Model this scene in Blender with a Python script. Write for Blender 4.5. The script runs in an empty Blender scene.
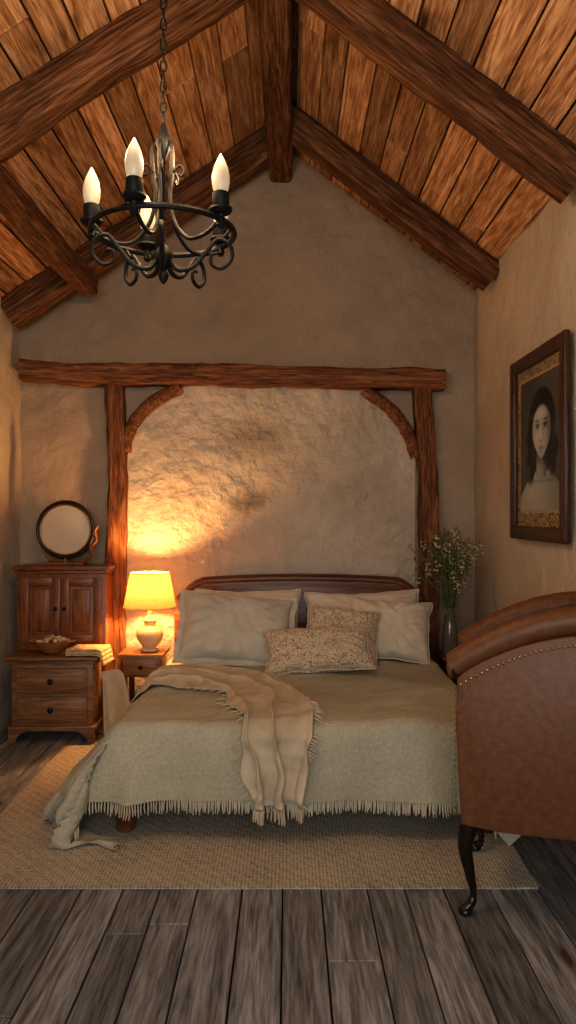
import bpy, bmesh, math, random
from mathutils import Vector, Matrix, Euler, noise
from mathutils.bvhtree import BVHTree
random.seed(7)
scene = bpy.context.scene
COL = scene.collection
R = math.radians

# ------------------------------------------------------------------ materials
def new_mat(name):
    m = bpy.data.materials.new(name); m.use_nodes = True
    nt = m.node_tree
    return m, nt, nt.nodes, nt.links, nt.nodes['Principled BSDF']

def ramp(N, stops):
    r = N.new('ShaderNodeValToRGB')
    el = r.color_ramp.elements
    while len(el) > 1: el.remove(el[-1])
    el[0].position = stops[0][0]; el[0].color = (*stops[0][1], 1)
    for p, c in stops[1:]:
        e = el.new(p); e.color = (*c, 1)
    return r

def coords(N, L, scale, rnd=False):
    tc = N.new('ShaderNodeTexCoord'); mp = N.new('ShaderNodeMapping')
    mp.inputs['Scale'].default_value = scale
    L.new(tc.outputs['Object'], mp.inputs['Vector'])
    if rnd:
        at = N.new('ShaderNodeAttribute'); at.attribute_name = 'rnd'
        mu = N.new('ShaderNodeMath'); mu.operation = 'MULTIPLY'; mu.inputs[1].default_value = 37.0
        L.new(at.outputs['Fac'], mu.inputs[0])
        cx = N.new('ShaderNodeCombineXYZ')
        for i in range(3): L.new(mu.outputs[0], cx.inputs[i])
        L.new(cx.outputs[0], mp.inputs['Location'])
        return mp.outputs[0], at
    return mp.outputs[0], None

def wood(name, dark, mid, light, axis='Y', s=1.0, rough=0.55, bump=0.35, rnd=False, knots=False, vary=0.5, spec=0.5):
    m, nt, N, L, P = new_mat(name)
    across, along = 17.0*s, 1.0*s
    sc = {'X': (along, across, across), 'Y': (across, along, across), 'Z': (across, across, along)}[axis]
    v, at = coords(N, L, sc, rnd)
    n1 = N.new('ShaderNodeTexNoise'); n1.inputs['Scale'].default_value = 1.1
    n1.inputs['Detail'].default_value = 10; n1.inputs['Roughness'].default_value = 0.66; n1.inputs['Distortion'].default_value = 1.8
    L.new(v, n1.inputs['Vector'])
    n2 = N.new('ShaderNodeTexNoise'); n2.inputs['Scale'].default_value = 7.0
    n2.inputs['Detail'].default_value = 4; L.new(v, n2.inputs['Vector'])
    mix = N.new('ShaderNodeMath'); mix.operation = 'MULTIPLY_ADD'
    mix.inputs[1].default_value = 0.38; L.new(n2.outputs['Fac'], mix.inputs[0]); 
    sub = N.new('ShaderNodeMath'); sub.operation='MULTIPLY'; sub.inputs[1].default_value = 0.70
    L.new(n1.outputs['Fac'], sub.inputs[0]); L.new(sub.outputs[0], mix.inputs[2])
    r = ramp(N, [(0.40, dark), (0.53, mid), (0.65, light)])
    L.new(mix.outputs[0], r.inputs['Fac'])
    col = r.outputs['Color']; h = mix.outputs[0]
    if knots:
        tc = N.new('ShaderNodeTexCoord'); mp = N.new('ShaderNodeMapping')
        k = {'X': (1.6, 5.5, 5.5), 'Y': (5.5, 1.6, 5.5), 'Z': (5.5, 5.5, 1.6)}[axis]
        mp.inputs['Scale'].default_value = k
        L.new(tc.outputs['Object'], mp.inputs['Vector'])
        nd = N.new('ShaderNodeVectorMath'); nd.operation='ADD'
        L.new(mp.outputs[0], nd.inputs[0])
        n3 = N.new('ShaderNodeTexNoise'); n3.inputs['Scale'].default_value=2.0; L.new(mp.outputs[0], n3.inputs['Vector'])
        s3 = N.new('ShaderNodeVectorMath'); s3.operation='SCALE'; s3.inputs['Scale'].default_value=0.25
        L.new(n3.outputs['Color'], s3.inputs[0]); L.new(s3.outputs[0], nd.inputs[1])
        vo = N.new('ShaderNodeTexVoronoi'); vo.inputs['Scale'].default_value = 0.9
        L.new(nd.outputs[0], vo.inputs['Vector'])
        kr = ramp(N, [(0.05, (0.20, 0.14, 0.10)), (0.12, (0.70, 0.62, 0.55)), (0.19, (1, 1, 1))])
        L.new(vo.outputs['Distance'], kr.inputs['Fac'])
        mm = N.new('ShaderNodeMixRGB'); mm.blend_type='MULTIPLY'; mm.inputs['Fac'].default_value = 0.9
        L.new(col, mm.inputs['Color1']); L.new(kr.outputs['Color'], mm.inputs['Color2']); col = mm.outputs['Color']
    if rnd:
        mr = N.new('ShaderNodeMapRange'); mr.inputs['To Min'].default_value = 1-vary; mr.inputs['To Max'].default_value = 1+vary*0.7
        L.new(at.outputs['Fac'], mr.inputs['Value'])
        hs = N.new('ShaderNodeHueSaturation'); L.new(mr.outputs[0], hs.inputs['Value']); L.new(col, hs.inputs['Color'])
        col = hs.outputs['Color']
    L.new(col, P.inputs['Base Color'])
    P.inputs['Roughness'].default_value = rough
    P.inputs['Specular IOR Level'].default_value = spec
    b = N.new('ShaderNodeBump'); b.inputs['Strength'].default_value = bump; b.inputs['Distance'].default_value = 0.012
    L.new(h, b.inputs['Height']); L.new(b.outputs[0], P.inputs['Normal'])
    return m

def plaster(name, c1, c2, stains=None, bs=0.75, bd=0.03):
    m, nt, N, L, P = new_mat(name)
    v, _ = coords(N, L, (1, 1, 1))
    n1 = N.new('ShaderNodeTexNoise'); n1.inputs['Scale'].default_value = 1.6; n1.inputs['Detail'].default_value = 8
    n1.inputs['Roughness'].default_value = 0.6
    L.new(v, n1.inputs['Vector'])
    r = ramp(N, [(0.3, c1), (0.7, c2)]); L.new(n1.outputs['Fac'], r.inputs['Fac'])
    col = r.outputs['Color']
    if stains:
        for (cx, cz, rx, rz, amt) in stains:
            mp = N.new('ShaderNodeMapping'); mp.vector_type = 'TEXTURE'
            mp.inputs['Location'].default_value = (cx, 0, cz); mp.inputs['Scale'].default_value = (rx, 100, rz)
            nn = N.new('ShaderNodeTexNoise'); nn.inputs['Scale'].default_value = 4; nn.inputs['Detail'].default_value = 5
            L.new(v, nn.inputs['Vector'])
            ad = N.new('ShaderNodeVectorMath'); ad.operation='MULTIPLY_ADD'
            ad.inputs[1].default_value = (0.35, 0.0, 0.35); L.new(nn.outputs['Color'], ad.inputs[0]); L.new(v, ad.inputs[2])
            L.new(ad.outputs[0], mp.inputs['Vector'])
            g = N.new('ShaderNodeTexGradient'); g.gradient_type = 'SPHERICAL'; L.new(mp.outputs[0], g.inputs['Vector'])
            mu = N.new('ShaderNodeMath'); mu.operation='MULTIPLY'; mu.inputs[1].default_value = amt; L.new(g.outputs['Fac'], mu.inputs[0])
            mx = N.new('ShaderNodeMixRGB'); mx.inputs['Color2'].default_value = (0.16, 0.10, 0.055, 1)
            L.new(mu.outputs[0], mx.inputs['Fac']); L.new(col, mx.inputs['Color1']); col = mx.outputs['Color']
    L.new(col, P.inputs['Base Color'])
    P.inputs['Roughness'].default_value = 0.95; P.inputs['Specular IOR Level'].default_value = 0.2
    n2 = N.new('ShaderNodeTexNoise'); n2.inputs['Scale'].default_value = 11; n2.inputs['Detail'].default_value = 12; n2.inputs['Roughness'].default_value=0.7
    n2.inputs['Distortion'].default_value = 0.3
    L.new(v, n2.inputs['Vector'])
    b = N.new('ShaderNodeBump'); b.inputs['Strength'].default_value = bs; b.inputs['Distance'].default_value = bd
    L.new(n2.outputs['Fac'], b.inputs['Height']); L.new(b.outputs[0], P.inputs['Normal'])
    return m

def fabric(name, c1, c2, weave=260, bump=0.3, blotch=3, pattern=None, rough=0.9):
    m, nt, N, L, P = new_mat(name)
    v, _ = coords(N, L, (1, 1, 1))
    n1 = N.new('ShaderNodeTexNoise'); n1.inputs['Scale'].default_value = blotch; n1.inputs['Detail'].default_value = 5
    L.new(v, n1.inputs['Vector'])
    n2 = N.new('ShaderNodeTexNoise'); n2.inputs['Scale'].default_value = weave; n2.inputs['Detail'].default_value = 2
    L.new(v, n2.inputs['Vector'])
    hgt = n2.outputs['Fac']; bdist = 0.004
    r = ramp(N, [(0.35, c1), (0.65, c2)])
    if pattern == 'voronoi':
        vo = N.new('ShaderNodeTexVoronoi'); vo.inputs['Scale'].default_value = 85; vo.inputs['Randomness'].default_value = 0.6; L.new(v, vo.inputs['Vector'])
        rr = ramp(N, [(0.46, c2), (0.80, c1)]); L.new(vo.outputs['Distance'], rr.inputs['Fac']); col = rr.outputs['Color']
        hgt = vo.outputs['Distance']
    elif pattern == 'quilt':
        vo = N.new('ShaderNodeTexVoronoi'); vo.inputs['Scale'].default_value = 52; vo.inputs['Randomness'].default_value = 0.8; L.new(v, vo.inputs['Vector'])
        L.new(n1.outputs['Fac'], r.inputs['Fac'])
        rr = ramp(N, [(0.1, (1, 1, 1)), (0.7, (0.74, 0.73, 0.70))]); L.new(vo.outputs['Distance'], rr.inputs['Fac'])
        mm = N.new('ShaderNodeMixRGB'); mm.blend_type='MULTIPLY'; mm.inputs['Fac'].default_value = 0.5
        L.new(r.outputs['Color'], mm.inputs['Color1']); L.new(rr.outputs['Color'], mm.inputs['Color2']); col = mm.outputs['Color']
        sm_ = N.new('ShaderNodeMath'); sm_.operation='MULTIPLY_ADD'; sm_.inputs[1].default_value = -0.8
        L.new(vo.outputs['Distance'], sm_.inputs[0]); L.new(n2.outputs['Fac'], sm_.inputs[2]); hgt = sm_.outputs[0]; bdist = 0.008
    else:
        L.new(n1.outputs['Fac'], r.inputs['Fac']); col = r.outputs['Color']
    L.new(col, P.inputs['Base Color']); P.inputs['Roughness'].default_value = rough
    P.inputs['Specular IOR Level'].default_value = 0.25
    P.inputs['Sheen Weight'].default_value = 0.12
    b = N.new('ShaderNodeBump'); b.inputs['Strength'].default_value = bump; b.inputs['Distance'].default_value = bdist
    L.new(hgt, b.inputs['Height']); L.new(b.outputs[0], P.inputs['Normal'])
    return m

def simple(name, color, rough=0.5, metal=0.0, nscale=20, var=0.25, bump=0.1, emit=None, estr=0):
    m, nt, N, L, P = new_mat(name)
    v, _ = coords(N, L, (1, 1, 1))
    n1 = N.new('ShaderNodeTexNoise'); n1.inputs['Scale'].default_value = nscale; n1.inputs['Detail'].default_value = 5
    L.new(v, n1.inputs['Vector'])
    a = tuple(c*(1-var) for c in color); b_ = tuple(min(1, c*(1+var)) for c in color)
    r = ramp(N, [(0.3, a), (0.7, b_)]); L.new(n1.outputs['Fac'], r.inputs['Fac'])
    L.new(r.outputs['Color'], P.inputs['Base Color'])
    P.inputs['Roughness'].default_value = rough; P.inputs['Metallic'].default_value = metal
    if bump:
        b = N.new('ShaderNodeBump'); b.inputs['Strength'].default_value = bump; b.inputs['Distance'].default_value = 0.004
        L.new(n1.outputs['Fac'], b.inputs['Height']); L.new(b.outputs[0], P.inputs['Normal'])
    if emit:
        P.inputs['Emission Color'].default_value = (*emit, 1); P.inputs['Emission Strength'].default_value = estr
    return m

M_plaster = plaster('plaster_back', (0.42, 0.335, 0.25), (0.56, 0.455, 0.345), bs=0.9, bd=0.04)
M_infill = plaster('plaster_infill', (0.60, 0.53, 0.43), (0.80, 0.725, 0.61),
                   stains=[(-0.12, 2.22, 0.36, 0.20, 0.55), (-0.12, 1.80, 0.2, 0.09, 0.65)], bs=1.0, bd=0.05)
M_plaster_side = plaster('plaster_side', (0.54, 0.475, 0.38), (0.68, 0.61, 0.50))
M_ceil = wood('ceiling_boards', (0.18, 0.082, 0.036), (0.42, 0.225, 0.112), (0.68, 0.43, 0.25), 'Y', 1.0, 0.8, 0.6, rnd=True, knots=True, vary=0.45, spec=0.15)
M_floor = wood('floor_boards', (0.085, 0.087, 0.090), (0.205, 0.210, 0.216), (0.345, 0.352, 0.362), 'Y', 1.0, 0.62, 0.6, rnd=True, knots=True, vary=0.38, spec=0.3)
M_beam = wood('hewn_beam', (0.030, 0.013, 0.006), (0.115, 0.052, 0.024), (0.26, 0.13, 0.065), 'Y', 0.9, 0.75, 1.0, spec=0.2)
M_beam_red = wood('hewn_frame_wood', (0.05, 0.018, 0.008), (0.18, 0.070, 0.028), (0.34, 0.155, 0.068), 'Y', 1.0, 0.65, 1.0, spec=0.3)
M_woodX = wood('cabinet_wood_h', (0.08, 0.027, 0.010), (0.19, 0.070, 0.026), (0.30, 0.125, 0.05), 'X', 1.3, 0.38, 0.15)
M_woodZ = wood('cabinet_wood_v', (0.08, 0.027, 0.010), (0.19, 0.070, 0.026), (0.30, 0.125, 0.05), 'Z', 1.3, 0.38, 0.15)
M_chestX = wood('chest_wood_h', (0.09, 0.043, 0.019), (0.20, 0.10, 0.045), (0.30, 0.165, 0.08), 'X', 1.3, 0.42, 0.2)
M_head = wood('headboard_wood', (0.05, 0.018, 0.008), (0.12, 0.043, 0.018), (0.20, 0.08, 0.036), 'X', 1.2, 0.35, 0.15)
M_iron = simple('black_iron', (0.008, 0.009, 0.010), 0.55, 0.4, 60, 0.3, 0.3)
M_knob = simple('dark_knob', (0.012, 0.01, 0.009), 0.3, 0.5, 30, 0.2, 0)
M_dark = simple('dark_backing', (0.01, 0.008, 0.006), 0.9)
M_bulb = simple('candle_bulb', (0.42, 0.35, 0.26), 0.35, 0, 8, 0.03, 0, emit=(1.0, 0.74, 0.46), estr=0.28)
M_bulb2 = simple('lamp_bulb', (0.8, 0.7, 0.5), 0.35, 0, 8, 0.03, 0, emit=(1.0, 0.6, 0.25), estr=4)
M_ceramic = simple('ceramic', (0.55, 0.46, 0.34), 0.35, 0, 9, 0.1, 0.1)
M_leather = simple('brown_leather', (0.155, 0.064, 0.027), 0.5, 0, 34, 0.22, 0.3)
M_leather_d = simple('leather_seat', (0.12, 0.048, 0.02), 0.48, 0, 40, 0.15, 0.2)
M_nail = simple('brass_nail', (0.30, 0.18, 0.08), 0.3, 0.9, 20, 0.1, 0)
M_leg = simple('black_leg_wood', (0.014, 0.009, 0.007), 0.28, 0, 30, 0.3, 0.1)
M_linen = fabric('linen_sage', (0.50, 0.49, 0.385), (0.62, 0.61, 0.49), 300, 0.7, 2.5, 'quilt')
M_pillow = fabric('pillow_linen', (0.56, 0.54, 0.455), (0.66, 0.64, 0.55), 350, 0.3, 6)
M_pillow2 = fabric('pillow_cream', (0.64, 0.59, 0.485), (0.74, 0.69, 0.58), 350, 0.3, 6)
M_patt = fabric('pillow_woven', (0.26, 0.18, 0.105), (0.68, 0.59, 0.45), 200, 0.9, 6, 'voronoi')
M_throw = fabric('throw_knit', (0.50, 0.43, 0.315), (0.63, 0.555, 0.42), 180, 0.7, 9)
M_fringe = fabric('fringe_yarn', (0.52, 0.49, 0.385), (0.62, 0.59, 0.47), 200, 0.2, 8)
M_cloth = fabric('folded_cloth', (0.50, 0.38, 0.21), (0.66, 0.53, 0.33), 160, 0.5, 30)
M_mattress = fabric('mattress_ticking', (0.25, 0.22, 0.18), (0.30, 0.27, 0.22), 200, 0.2, 4)
M_bowl = wood('bowl_wood', (0.16, 0.06, 0.02), (0.32, 0.14, 0.05), (0.45, 0.22, 0.09), 'X', 3, 0.35, 0.1)
M_stem = simple('plant_stem', (0.15, 0.17, 0.07), 0.7, 0, 20, 0.3, 0)
M_leaf = simple('plant_leaf', (0.16, 0.19, 0.08), 0.7, 0, 20, 0.4, 0)
M_bud = simple('plant_bud', (0.70, 0.64, 0.46), 0.8, 0, 20, 0.2, 0)

def rug_mat():
    m, nt, N, L, P = new_mat('rug_woven')
    v, _ = coords(N, L, (1, 1, 1))
    vo = N.new('ShaderNodeTexVoronoi'); vo.inputs['Scale'].default_value = 66; vo.inputs['Randomness'].default_value = 0.25
    L.new(v, vo.inputs['Vector'])
    w2 = N.new('ShaderNodeTexWave'); w2.bands_direction='DIAGONAL'; w2.inputs['Scale'].default_value = 9; w2.inputs['Distortion'].default_value = 2.5
    w2.inputs['Detail Scale'].default_value = 4
    L.new(v, w2.inputs['Vector'])
    n = N.new('ShaderNodeTexNoise'); n.inputs['Scale'].default_value = 3; n.inputs['Detail'].default_value=6; L.new(v, n.inputs['Vector'])
    ad = N.new('ShaderNodeMath'); ad.operation='MULTIPLY_ADD'; ad.inputs[1].default_value = -0.9; L.new(vo.outputs['Distance'], ad.inputs[0]); ad.inputs[2].default_value = 0.75
    a2 = N.new('ShaderNodeMath'); a2.operation='MULTIPLY_ADD'; a2.inputs[1].default_value = 0.08; L.new(w2.outputs['Fac'], a2.inputs[0]); L.new(ad.outputs[0], a2.inputs[2])
    a3 = N.new('ShaderNodeMath'); a3.operation='MULTIPLY_ADD'; a3.inputs[1].default_value = 0.22; L.new(n.outputs['Fac'], a3.inputs[0]); L.new(a2.outputs[0], a3.inputs[2])
    r = ramp(N, [(0.25, (0.24, 0.215, 0.17)), (0.55, (0.52, 0.48, 0.395)), (0.95, (0.72, 0.675, 0.565))])
    L.new(a3.outputs[0], r.inputs['Fac']); L.new(r.outputs['Color'], P.inputs['Base Color'])
    P.inputs['Roughness'].default_value = 0.95; P.inputs['Specular IOR Level'].default_value = 0.1
    b = N.new('ShaderNodeBump'); b.inputs['Strength'].default_value = 0.8; b.inputs['Distance'].default_value = 0.008
    L.new(a3.outputs[0], b.inputs['Height']); L.new(b.outputs[0], P.inputs['Normal'])
    return m
M_rug = rug_mat()

def shade_mat():
    m, nt, N, L, P = new_mat('lampshade_linen')
    N.remove(P)
    out = [n for n in N if n.type == 'OUTPUT_MATERIAL'][0]
    v, _ = coords(N, L, (1, 1, 1))
    n = N.new('ShaderNodeTexNoise'); n.inputs['Scale'].default_value = 90; L.new(v, n.inputs['Vector'])
    r = ramp(N, [(0.3, (0.42, 0.25, 0.10)), (0.7, (0.52, 0.32, 0.14))]); L.new(n.outputs['Fac'], r.inputs['Fac'])
    t = N.new('ShaderNodeBsdfTranslucent'); d = N.new('ShaderNodeBsdfDiffuse')
    L.new(r.outputs['Color'], t.inputs['Color']); L.new(r.outputs['Color'], d.inputs['Color'])
    mx = N.new('ShaderNodeMixShader'); mx.inputs[0].default_value = 0.85
    L.new(t.outputs[0], mx.inputs[1]); L.new(d.outputs[0], mx.inputs[2])
    L.new(mx.outputs[0], out.inputs['Surface'])
    return m
M_shade = shade_mat()

m, nt, N, L, P = new_mat('mirror_glass'); P.inputs['Metallic'].default_value = 0.55; P.inputs['Roughness'].default_value = 0.12
P.inputs['Base Color'].default_value = (0.86, 0.80, 0.70, 1); M_mirror = m
m, nt, N, L, P = new_mat('vase_glass'); P.inputs['Base Color'].default_value = (0.16, 0.15, 0.11, 1); P.inputs['Roughness'].default_value = 0.12
P.inputs['Coat Weight'].default_value = 0.5; M_vase = m

# ------------------------------------------------------------------ builder
class B:
    def __init__(s, name):
        s.name = name; s.bm = bmesh.new(); s.mats = []
    def mi(s, mat):
        if mat not in s.mats: s.mats.append(mat)
        return s.mats.index(mat)
    def merge(s, tb, mat, mtx=None):
        i = s.mi(mat); mp = {}
        for v in tb.verts:
            mp[v] = s.bm.verts.new(mtx @ v.co if mtx else v.co)
        for f in tb.faces:
            try:
                nf = s.bm.faces.new([mp[v] for v in f.verts]); nf.material_index = i; nf.smooth = True
            except ValueError: pass
        tb.free()
    def box(s, x0, x1, y0, y1, z0, z1, mat, bev=0.004, mtx=None, seg=2):
        tb = bmesh.new(); bmesh.ops.create_cube(tb, size=1)
        for v in tb.verts:
            v.co = Vector(((x0+x1)/2+v.co.x*(x1-x0), (y0+y1)/2+v.co.y*(y1-y0), (z0+z1)/2+v.co.z*(z1-z0)))
        if bev: bmesh.ops.bevel(tb, geom=tb.edges[:], offset=min(bev, 0.49*min(x1-x0, y1-y0, z1-z0)), segments=seg, profile=0.5, affect='EDGES')
        s.merge(tb, mat, mtx)
    def lathe(s, prof, mat, mtx=None, seg=28, caps=True):
        tb = bmesh.new(); rings = []
        for r, z in prof:
            rings.append([tb.verts.new((r*math.cos(2*math.pi*k/seg), r*math.sin(2*math.pi*k/seg), z)) for k in range(seg)])
        for a, b in zip(rings, rings[1:]):
            for k in range(seg):
                tb.faces.new((a[k], a[(k+1) % seg], b[(k+1) % seg], b[k]))
        if caps:
            tb.faces.new(list(reversed(rings[0]))); tb.faces.new(rings[-1])
        s.merge(tb, mat, mtx)
    def tube(s, pts, rad, mat, seg=8, mtx=None, closed=False):
        pts = [Vector(p) for p in pts]; n = len(pts)
        if not isinstance(rad, (list, tuple)): rad = [rad]*n
        tb = bmesh.new(); rings = []
        t0 = (pts[1]-pts[0]).normalized()
        up = Vector((0, 0, 1)) if abs(t0.z) < 0.9 else Vector((1, 0, 0))
        nrm = (up - t0*up.dot(t0)).normalized()
        for i in range(n):
            if closed: t = (pts[(i+1) % n]-pts[i-1]).normalized()
            else: t = (pts[min(i+1, n-1)]-pts[max(i-1, 0)]).normalized()
            nrm = (nrm - t*nrm.dot(t)).normalized(); bn = t.cross(nrm)
            rings.append([tb.verts.new(pts[i]+(nrm*math.cos(2*math.pi*k/seg)+bn*math.sin(2*math.pi*k/seg))*rad[i]) for k in range(seg)])
        rr = list(zip(rings, rings[1:]))
        if closed: rr.append((rings[-1], rings[0]))
        for a, b in rr:
            for k in range(seg):
                tb.faces.new((a[k], a[(k+1) % seg], b[(k+1) % seg], b[k]))
        if not closed:
            tb.faces.new(list(reversed(rings[0]))); tb.faces.new(rings[-1])
        s.merge(tb, mat, mtx)
    def prism(s, poly, d0, d1, mat, mtx=None, bev=0.0):
        """poly in XZ, extruded along Y from d0 to d1"""
        tb = bmesh.new()
        a = [tb.verts.new((x, d0, z)) for x, z in poly]; b = [tb.verts.new((x, d1, z)) for x, z in poly]
        tb.faces.new(a); tb.faces.new(list(reversed(b)))
        n = len(poly)
        for k in range(n): tb.faces.new((a[(k+1) % n], a[k], b[k], b[(k+1) % n]))
        bmesh.ops.recalc_face_normals(tb, faces=tb.faces[:])
        if bev:
            ed = [e for e in tb.edges if (abs(e.verts[0].co.y-e.verts[1].co.y) < 1e-6)]
            bmesh.ops.bevel(tb, geom=ed, offset=bev, segments=2, profile=0.5, affect='EDGES')
        s.merge(tb, mat, mtx)
    def flat(s, poly, w, mat, mtx=None):
        tb = bmesh.new(); tb.faces.new([tb.verts.new((x, y, w)) for x, y in poly]); s.merge(tb, mat, mtx)
    def grid(s, fn, nu, nv, mat, mtx=None):
        tb = bmesh.new(); g = [[tb.verts.new(fn(i/nu, j/nv)) for j in range(nv+1)] for i in range(nu+1)]
        for i in range(nu):
            for j in range(nv):
                a = g[i]; b = g[i+1]
                tb.faces.new((a[j], b[j], b[j+1], a[j+1]))
        s.merge(tb, mat, mtx)
    def done(s, loc=(0, 0, 0), rot=(0, 0, 0), angle=40, parent=None, recalc=True):
        if recalc: bmesh.ops.recalc_face_normals(s.bm, faces=s.bm.faces[:])
        me = bpy.data.meshes.new(s.name); s.bm.to_mesh(me); s.bm.free()
        for m in s.mats: me.materials.append(m)
        me.set_sharp_from_angle(angle=R(angle))
        ob = bpy.data.objects.new(s.name, me); COL.objects.link(ob)
        ob.location = loc; ob.rotation_euler = rot
        if parent: ob.parent = parent
        return ob

def T(x, y, z): return Matrix.Translation((x, y, z))
def empty(name, loc=(0, 0, 0)):
    e = bpy.data.objects.new(name, None); e.location = loc; COL.objects.link(e); e.empty_display_size = 0.1; return e
def cr(pts, n=8):
    P = [Vector(p) for p in pts]; P = [2*P[0]-P[1]]+P+[2*P[-1]-P[-2]]; out = []
    for i in range(1, len(P)-2):
        for k in range(n):
            t = k/n
            out.append(0.5*((2*P[i])+(P[i+1]-P[i-1])*t+(2*P[i-1]-5*P[i]+4*P[i+1]-P[i+2])*t*t+(-P[i-1]+3*P[i]-3*P[i+1]+P[i+2])*t**3))
    out.append(P[-2]); return out

# ------------------------------------------------------------------ room
XL, XR, YB, YF = -1.97, 1.373, 5.80, -1.3
RX, RZ = -0.06, 4.22
ZR, ZL = 3.13, 2.97
def roof(x):
    return RZ-(x-RX)*(RZ-ZR)/(XR-RX) if x > RX else RZ-(RX-x)*(RZ-ZL)/(RX-XL)

def nz(x, y, z, s): return noise.noise(Vector((x*s, y*s, z*s)))
def wob(a, b): return 0.022*nz(a, b, 3.1, 1.3)+0.009*nz(a, b, 8.7, 4.5)+0.004*nz(a, b, 1.7, 11)

def wall_grid(name, fn, nu, nv, mat, parent=None):
    b = B(name); b.grid(fn, nu, nv, mat); return b.done(recalc=False, angle=80, parent=parent)

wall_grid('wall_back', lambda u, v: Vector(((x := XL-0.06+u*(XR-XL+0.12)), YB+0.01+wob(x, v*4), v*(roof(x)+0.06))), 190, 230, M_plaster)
wall_grid('wall_left', lambda u, v: Vector((XL+wob(u*7, v*3+20), YF+u*(YB-YF+0.05), v*(ZL+0.08))), 160, 90, M_plaster_side)
wall_grid('wall_right', lambda u, v: Vector((XR+0.8*wob(u*7+9, v*3+40), YF+u*(YB-YF+0.05), v*(ZR+0.08))), 220, 110, M_plaster_side)
b = B('wall_front')
wx0, wx1, wz0, wz1 = -1.35, 0.95, 0.9, 2.5
b.prism([(XL-.1, 0), (wx0, 0), (wx0, roof(wx0)+.05), (XL-.1, roof(XL-.1)+.05)], YF-.15, YF, M_plaster_side)
b.prism([(wx1, 0), (XR+.1, 0), (XR+.1, roof(XR+.1)+.05), (wx1, roof(wx1)+.05)], YF-.15, YF, M_plaster_side)
b.prism([(wx0, 0), (wx1, 0), (wx1, wz0), (wx0, wz0)], YF-.15, YF, M_plaster_side)
b.prism([(wx0, wz1), (wx1, wz1), (wx1, roof(wx1)+.05), (RX, RZ+.05), (wx0, roof(wx0)+.05)], YF-.15, YF, M_plaster_side)
b.done()
b = B('window_1')
for (x0, x1, z0, z1) in [(wx0, wx0+.06, wz0, wz1), (wx1-.06, wx1, wz0, wz1), (wx0, wx1, wz0, wz0+.06), (wx0, wx1, wz1-.06, wz1), (-.23, -.17, wz0, wz1), (wx0, wx1, 1.68, 1.72)]:
    b.box(x0, x1, YF-.11, YF-.05, z0, z1, M_woodZ)
b.done()

def boards(name, x0, x1, y0, y1, width, mat, thick, lens, gap, vary=0.15, parent=None, loc=(0, 0, 0), rot=(0, 0, 0)):
    bm = bmesh.new(); ly = bm.faces.layers.float.new('rnd')
    x = x0
    while x < x1-0.01:
        w = width*(1+random.uniform(-vary, vary)); xe = min(x+w, x1)
        y = y0-random.uniform(0, lens[0])
        while y < y1:
            l = random.uniform(*lens); ys, ye = max(y, y0), min(y+l, y1)
            if ye-ys > 0.02:
                rv = random.random()
                tb = bmesh.new(); bmesh.ops.create_cube(tb, size=1)
                dz = random.uniform(-0.002, 0.002)
                for v in tb.verts:
                    v.co = Vector(((x+xe)/2+v.co.x*(xe-x-gap), (ys+ye)/2+v.co.y*(ye-ys-gap*0.7), dz-thick/2+v.co.z*thick))
                bmesh.ops.bevel(tb, geom=tb.edges[:], offset=0.003, segments=1, affect='EDGES')
                mp = {v: bm.verts.new(v.co) for v in tb.verts}
                for f in tb.faces:
                    nf = bm.faces.new([mp[v] for v in f.verts]); nf[ly] = rv
                tb.free()
            y += l
        x = xe
    bmesh.ops.recalc_face_normals(bm, faces=bm.faces[:])
    zz = -thick-0.004
    f = bm.faces.new([bm.verts.new(p) for p in ((x0, y0, zz), (x1, y0, zz), (x1, y1, zz), (x0, y1, zz))]); f.material_index = 1  # added dark backing sheet, stops light leaking through the board gaps
    me = bpy.data.meshes.new(name); bm.to_mesh(me); bm.free()
    me.materials.append(mat); me.materials.append(M_dark)
    ob = bpy.data.objects.new(name, me); COL.objects.link(ob); ob.location = loc; ob.rotation_euler = rot
    if parent: ob.parent = parent
    return ob

boards('floor', XL-.05, XR+.05, YF-.1, YB+.05, 0.168, M_floor, 0.02, (1.3, 2.4), 0.006)
ceil = empty('ceiling')
aR = math.atan2(RZ-ZR, XR-RX); aL = math.atan2(RZ-ZL, RX-XL)
lenR = math.hypot(RZ-ZR, XR-RX); lenL = math.hypot(RZ-ZL, RX-XL)
boards('boards_right', -0.02, lenR+.12, YF-.1, YB+.1, 0.170, M_ceil, -0.02, (1.6, 3.0), 0.010, parent=ceil, loc=(RX, 0, RZ), rot=(0, aR, 0))
boards('boards_left', -lenL-.12, 0.02, YF-.1, YB+.1, 0.170, M_ceil, -0.02, (1.6, 3.0), 0.010, parent=ceil, loc=(RX, 0, RZ), rot=(0, -aL, 0))

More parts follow.
